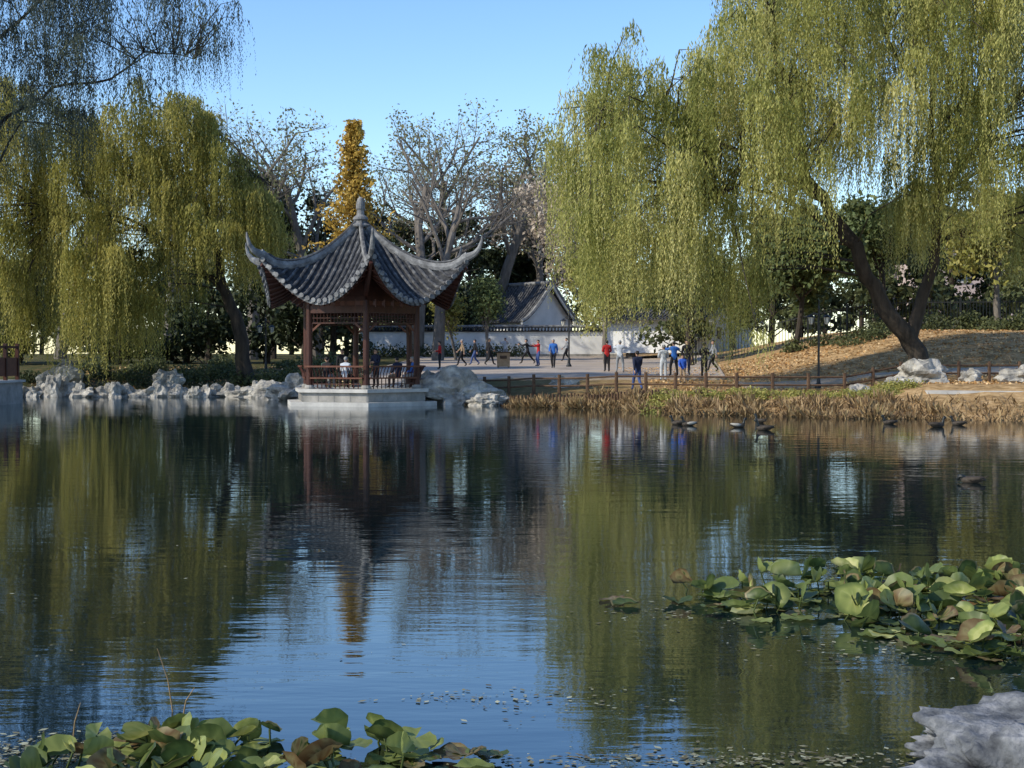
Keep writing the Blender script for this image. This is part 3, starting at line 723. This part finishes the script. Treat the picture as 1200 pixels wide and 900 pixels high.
# ---------------------------------------------------------------- ducks
M['dk']=surf('duck_brown',(.02,.015,.012),(.065,.05,.035),14,.7,.2,.005); M['dh']=flat('duck_head',(.012,.014,.013),.4); M['dw']=flat('duck_pale',(.3,.28,.24)); M['bill']=flat('duck_bill',(.2,.14,.03))
def duck(x,y,hd,s=1,white=False,dive=False):
    b=MB()
    tube(b,[(0,-.24,.07),(0,-.19,.09),(0,-.1,.075),(0,.0,.065),(0,.1,.06),(0,.17,.075),(0,.21,.09)],[.012,.05,.085,.1,.095,.065,.02],12,0,rad2=[.008,.03,.06,.075,.075,.06,.02])
    tube(b,[(0,-.19,.10),(0,-.25,.14),(0,-.29,.16)],[.035,.025,.004],6,0,rad2=[.015,.01,.004])
    for sg in(-1,1): tube(b,[(sg*.075,.1,.08),(sg*.095,0,.09),(sg*.07,-.12,.1),(sg*.03,-.22,.12)],[.01,.03,.025,.004],6,2 if white else 0,rad2=[.02,.05,.04,.006])
    if not dive:
        tube(b,[(0,.15,.09),(0,.19,.15),(0,.195,.2),(0,.21,.24),(0,.235,.265),(0,.26,.262)],[.055,.036,.03,.034,.04,.012],10,1,rad2=[.055,.036,.03,.036,.04,.014])
        tube(b,[(0,.19,.25),(0,.235,.262),(0,.275,.25)],[.03,.038,.016],8,1)
        tube(b,[(0,.27,.25),(0,.3,.242),(0,.325,.238)],[.015,.016,.01],6,3,rad2=[.012,.006,.004])
    else: tube(b,[(0,.15,.09),(0,.21,.13),(0,.25,.12),(0,.27,.05)],[.055,.04,.035,.025],8,1)
    o=b.build('duck',['dk','dh','dw','bill'],smooth=True,loc=(x,y,-.01)); o.rotation_euler=(0,0,hd); o.scale=(s,s,s)
for d in [(4.95,41.8,1.4,1,0),(5.2,41.2,1.7,1,1),(6.45,40.2,-1.5,1,1),(6.95,38.6,1.5,1.1,0),(12.2,40.4,-1.4,1.1,0),(11.35,42.2,1.6,1,0),(7.6,43,.6,1,0),(13.2,41.5,1.2,1,0)]: duck(d[0],d[1],d[2],d[3],bool(d[4]))
duck(7.35,22.4,1.1,.85,False,True)

# ---------------------------------------------------------------- people
M['skin']=flat('skin',(.42,.26,.19),.6); M['hairb']=flat('black_hair',(.015,.013,.012),.6); M['hairg']=flat('grey_hair',(.25,.25,.25),.7); M['shoe']=flat('shoe',(.03,.03,.032),.6)
cols_={'red':(.35,.02,.02),'navy':(.015,.02,.045),'blue':(.03,.12,.4),'pale':(.42,.45,.5),'grey':(.22,.23,.25),'black':(.014,.014,.017),'jean':(.05,.08,.2),'brightblue':(.03,.1,.5),'tan':(.28,.2,.13),'white':(.65,.65,.66),'pink':(.4,.12,.18),'green':(.05,.12,.09)}
for k,c in cols_.items(): M['c_'+k]=surf('cloth_'+k,tuple(v*.8 for v in c),tuple(min(.8,v*1.2) for v in c),6,.9,.2,.01)
def pose(kind):
    J=dict(pel=(0,0,.95),bel=(0,0,1.08),che=(0,.0,1.27),nb=(0,0,1.43),nk=(0,.01,1.5),
      Ls=(-.175,0,1.39),Rs=(.175,0,1.39),Le=(-.23,-.02,1.12),Re=(.23,-.02,1.12),Lw=(-.23,.08,.88),Rw=(.23,.08,.88),
      Lh=(-.09,0,.9),Rh=(.09,0,.9),Lk=(-.1,.02,.5),Rk=(.1,.02,.5),La=(-.11,0,.09),Ra=(.11,0,.09),Lt=(-.13,.16,.035),Rt=(.13,.16,.035))
    if kind=='walk': J.update(Lk=(-.09,.2,.52),La=(-.09,.3,.1),Lt=(-.1,.46,.06),Rk=(.09,.03,.48),Ra=(.09,-.28,.13),Rt=(.1,-.14,.035),Le=(-.22,-.14,1.13),Lw=(-.2,-.12,.88),Re=(.22,.12,1.14),Rw=(.18,.3,.98))
    if kind=='stride': J.update(pel=(0,0,.88),bel=(0,.03,1.02),che=(0,.06,1.2),nb=(0,.08,1.36),nk=(0,.1,1.43),Ls=(-.17,.08,1.32),Rs=(.17,.08,1.32),Lh=(-.09,0,.84),Rh=(.09,0,.84),Lk=(-.1,.34,.52),La=(-.1,.42,.1),Lt=(-.1,.58,.035),Rk=(.12,-.2,.46),Ra=(.12,-.5,.12),Rt=(.13,-.36,.035),Le=(-.2,.34,1.25),Lw=(-.15,.56,1.3),Re=(.25,-.14,1.18),Rw=(.3,-.38,1.2))
    if kind=='armsup': J.update(Le=(-.36,.16,1.32),Lw=(-.3,.38,1.42),Re=(.36,.16,1.3),Rw=(.3,.38,1.38),Lk=(-.16,.08,.5),La=(-.18,0,.09),Lt=(-.2,.16,.035),Rk=(.16,.08,.5),Ra=(.18,0,.09),Rt=(.2,.16,.035))
    if kind=='front': J.update(Le=(-.24,.06,1.13),Lw=(-.1,.26,1.14),Re=(.24,.06,1.13),Rw=(.1,.26,1.1))
    if kind=='sit': J.update(pel=(0,0,.58),bel=(0,-.02,.72),che=(0,.0,.9),nb=(0,.03,1.07),nk=(0,.05,1.14),Ls=(-.175,.02,1.03),Rs=(.175,.02,1.03),Le=(-.22,.08,.78),Re=(.22,.08,.78),Lw=(-.14,.3,.68),Rw=(.14,.3,.68),Lh=(-.09,.03,.55),Rh=(.09,.03,.55),Lk=(-.12,.46,.53),Rk=(.12,.46,.53),La=(-.12,.46,.1),Ra=(.12,.48,.1),Lt=(-.13,.62,.04),Rt=(.13,.64,.04))
    return {k:Vector(v) for k,v in J.items()}
RAD=dict(pel=.15,bel=.145,che=.165,nb=.1,nk=.05,Ls=.085,Rs=.085,Le=.06,Re=.06,Lw=.04,Rw=.04,Lh=.105,Rh=.105,Lk=.075,Rk=.075,La=.052,Ra=.052,Lt=.04,Rt=.04)
ED=[('pel','bel',1),('bel','che',1),('che','nb',1),('nb','nk',0),('nb','Ls',1),('nb','Rs',1),('Ls','Le',1),('Rs','Re',1),('Le','Lw',1),('Re','Rw',1),('pel','Lh',2),('pel','Rh',2),('Lh','Lk',2),('Rh','Rk',2),('Lk','La',2),('Rk','Ra',2),('La','Lt',3),('Ra','Rt',3)]
cache={}
def body(kind):
    if kind in cache: return cache[kind]
    J=pose(kind); names=list(J); me=bpy.data.meshes.new('tmp'); me.from_pydata([tuple(J[n]) for n in names],[(names.index(a),names.index(b)) for a,b,_ in ED],[])
    ob=bpy.data.objects.new('tmp',me); scene.collection.objects.link(ob)
    md=ob.modifiers.new('s','SKIN'); sv=me.skin_vertices[0].data
    for i,n in enumerate(names):
        r=RAD[n]; sv[i].radius=(r,r*(.72 if n in('pel','bel','che') else 1)); sv[i].use_root=(n=='pel')
    sb=ob.modifiers.new('b','SUBSURF'); sb.levels=2; sb.render_levels=2
    dg=bpy.context.evaluated_depsgraph_get(); dg.update(); ev=ob.evaluated_get(dg); m2=ev.to_mesh()
    V=[tuple(v.co) for v in m2.vertices]; F=[tuple(p.vertices) for p in m2.polygons]; mats=[]
    for p in m2.polygons:
        c=Vector(p.center); best=None
        for a,b,mm in ED:
            A=J[a];Bb=J[b];t=max(0,min(1,(c-A).dot(Bb-A)/(Bb-A).length_squared)); d=(c-(A+(Bb-A)*t)).length-min(RAD[a],RAD[b])*.8
            if best is None or d<best[0]: best=(d,mm)
        mats.append(best[1])
    ev.to_mesh_clear(); bpy.data.objects.remove(ob); cache[kind]=(J,V,F,mats); return cache[kind]
def person(x,y,hd,h,kind,topc,pant,hair='hairb',z=None,longhair=False,hat=None):
    J,V,F,ms=body(kind); b=MB()
    b.v=list(V); b.f=list(F); b.m=list(ms); b.t=[.5]*len(V)
    hc=J['nk']+Vector((0,.015,.125))
    def rings(prof,mi,n=14):
        vs=[];fs=[]
        for (zz,rx,ryf,ryb) in prof:
            for j in range(n):
                a=2*math.pi*j/n; sy=math.sin(a); vs.append((hc.x+rx*math.cos(a),hc.y+(ryf if sy>0 else ryb)*sy,hc.z+zz))
        for i in range(len(prof)-1):
            for j in range(n): fs.append((i*n+j,i*n+(j+1)%n,(i+1)*n+(j+1)%n,(i+1)*n+j))
        fs.append(tuple(range(n-1,-1,-1))); fs.append(tuple(range((len(prof)-1)*n,len(prof)*n))); b.add(vs,fs,mi)
    rings([(-.125,.03,.05,.02),(-.105,.048,.085,.05),(-.06,.065,.095,.075),(0,.074,.095,.092),(.05,.074,.09,.095),(.09,.055,.065,.075),(.112,.02,.03,.03)],0)
    for s in(-1,1):
        tube(b,[(hc.x+s*.07,hc.y,hc.z-.03),(hc.x+s*.084,hc.y-.008,hc.z),(hc.x+s*.08,hc.y-.01,hc.z+.03)],[.01,.014,.01],6,0)
        box(b,(hc.x+s*.03,hc.y+.09,hc.z+.005),(.024,.012,.01),0,4)
    tube(b,[(hc.x,hc.y+.09,hc.z+.01),(hc.x,hc.y+.112,hc.z-.028),(hc.x,hc.y+.095,hc.z-.035)],[.008,.014,.01],6,0)
    box(b,(hc.x,hc.y+.09,hc.z-.066),(.045,.01,.008),0,5)
    lo=-.13 if longhair else -.05
    rings([(lo,.06,-.03,.088),(.0,.083,-.01,.103),(.03,.086,.03,.108),(.055,.084,.098,.106),(.095,.064,.078,.085),(.12,.025,.035,.035)],4 if hat is None else 6)
    for sd,w,e in((-1,'Lw','Le'),(1,'Rw','Re')):   # hands
        W=J[w]; d=(W-J[e]).normalized(); s=d.cross(Vector((0,1,0)) if abs(d.y)<.8 else Vector((0,0,1))).normalized(); u=d.cross(s)
        tube(b,[W-d*.02,W+d*.04,W+d*.09],[.022,.02,.02],8,0,rad2=[.026,.04,.038])
        for k in range(4):
            q=W+d*.085+u*(.028-.019*k); l=(.07,.08,.075,.058)[k]
            tube(b,[q,q+d*l*.5,q+d*l*.85-s*sd*.02],[.0095,.009,.006],5,0)
        q=W+d*.035+u*.036; tube(b,[q,q+u*.025+d*.03,q+u*.03+d*.06],[.012,.011,.008],5,0)
    ob=b.build('person',['skin','c_'+topc,'c_'+pant,'shoe',hair,'c_pink']+(['c_'+hat] if hat else []),smooth=True)
    ob.location=(x,y,hz(x,y)+.05 if z is None else z); k=h/1.74; ob.scale=(k,k,k); ob.rotation_euler=(0,0,hd)
    return ob
W=math.pi
P=[(-4.0,78,W*.5,1.55,'front','red','black','hairb'),(-3.0,85,W*.5,1.62,'walk','tan','black','hairg'),(-2.3,88,W*.5,1.6,'walk','black','jean','hairb'),
(-1.44,88,-W*.5,1.68,'walk','black','black','hairb'),(-.5,105,W*.9,1.65,'armsup','pale','grey','hairb'),(1.04,92,W*.5,1.68,'stride','black','black','hairb'),
(1.6,85,W*.6,1.6,'armsup','red','jean','hairb'),(2.35,80,W*.95,1.66,'walk','blue','black','hairg'),(3.9,100,W*.5,1.66,'walk','grey','black','hairb'),
(5.0,74,0.1,1.66,'front','red','black','hairb'),(5.6,73,-.2,1.68,'armsup','pale','grey','hairg'),(5.3,59.4,.35,1.68,'walk','navy','jean','hairb'),
(7.0,65,.1,1.66,'front','pale','pale','hairg'),(7.95,69,.2,1.7,'armsup','blue','black','hairb'),(8.7,70,W,1.75,'stand','black','navy','hairb'),(9.15,67,-.6,1.68,'front','black','black','hairb'),
(7.7,63.5,W,1.3,'walk','brightblue','tan','hairb'),(10.6,74,W*.5,1.65,'walk','grey','black','hairb')]
for p in P: person(*p)
def seat(ang,off,facein,top,pant,hair='hairb'):
    a=R(ang); r=2.24; x=PX+r*math.cos(a)-off*math.sin(a); y=PY+r*math.sin(a)+off*math.cos(a)
    person(x,y,a+W/2 if facein else a-W/2,1.66,'sit',top,pant,hair,z=FZ+.02)
seat(-109,.35,True,'pale','black','hairg'); seat(-109,-.5,True,'black','grey'); seat(-49,.3,True,'navy','black'); seat(11,-.2,True,'blue','grey','hairg'); seat(131,.3,True,'green','black')
person(PX+.6,PY+.5,W*.8,1.68,'front','navy','black',z=FZ); person(PX-.9,PY+.9,W,1.66,'stand','black','black',z=FZ)

# ---------------------------------------------------------------- light, sky, camera
az=R(-117); el=R(34)   # azimuth measured clockwise from +Y
S=Vector((math.sin(az)*math.cos(el),math.cos(az)*math.cos(el),math.sin(el)))
w=bpy.data.worlds.new('World'); scene.world=w; w.use_nodes=True; nt=w.node_tree
bg=nt.nodes['Background']; sky=nt.nodes.new('ShaderNodeTexSky'); sky.sky_type='NISHITA'; sky.sun_disc=False
sky.sun_elevation=el; sky.sun_rotation=az; sky.air_density=1.0; sky.dust_density=.3; sky.ozone_density=2.2
hs=nt.nodes.new('ShaderNodeHueSaturation'); hs.inputs['Hue'].default_value=.507; hs.inputs['Saturation'].default_value=1.2; hs.inputs['Value'].default_value=1.6
nt.links.new(sky.outputs[0],hs.inputs['Color']); nt.links.new(hs.outputs[0],bg.inputs[0]); bg.inputs[1].default_value=.15
l=bpy.data.lights.new('sun','SUN'); l.energy=5; l.angle=R(.5); l.color=(1,.93,.78)
lo=bpy.data.objects.new('sun',l); scene.collection.objects.link(lo); lo.rotation_euler=(-S).to_track_quat('-Z','Y').to_euler()
cam=bpy.data.cameras.new('camera'); cam.lens=49.44; cam.sensor_width=36; cam.clip_end=6000; cam.clip_start=.1
co=bpy.data.objects.new('camera',cam); scene.collection.objects.link(co); co.location=(0,0,2); co.rotation_euler=(R(90-1.08),0,0)
scene.camera=co
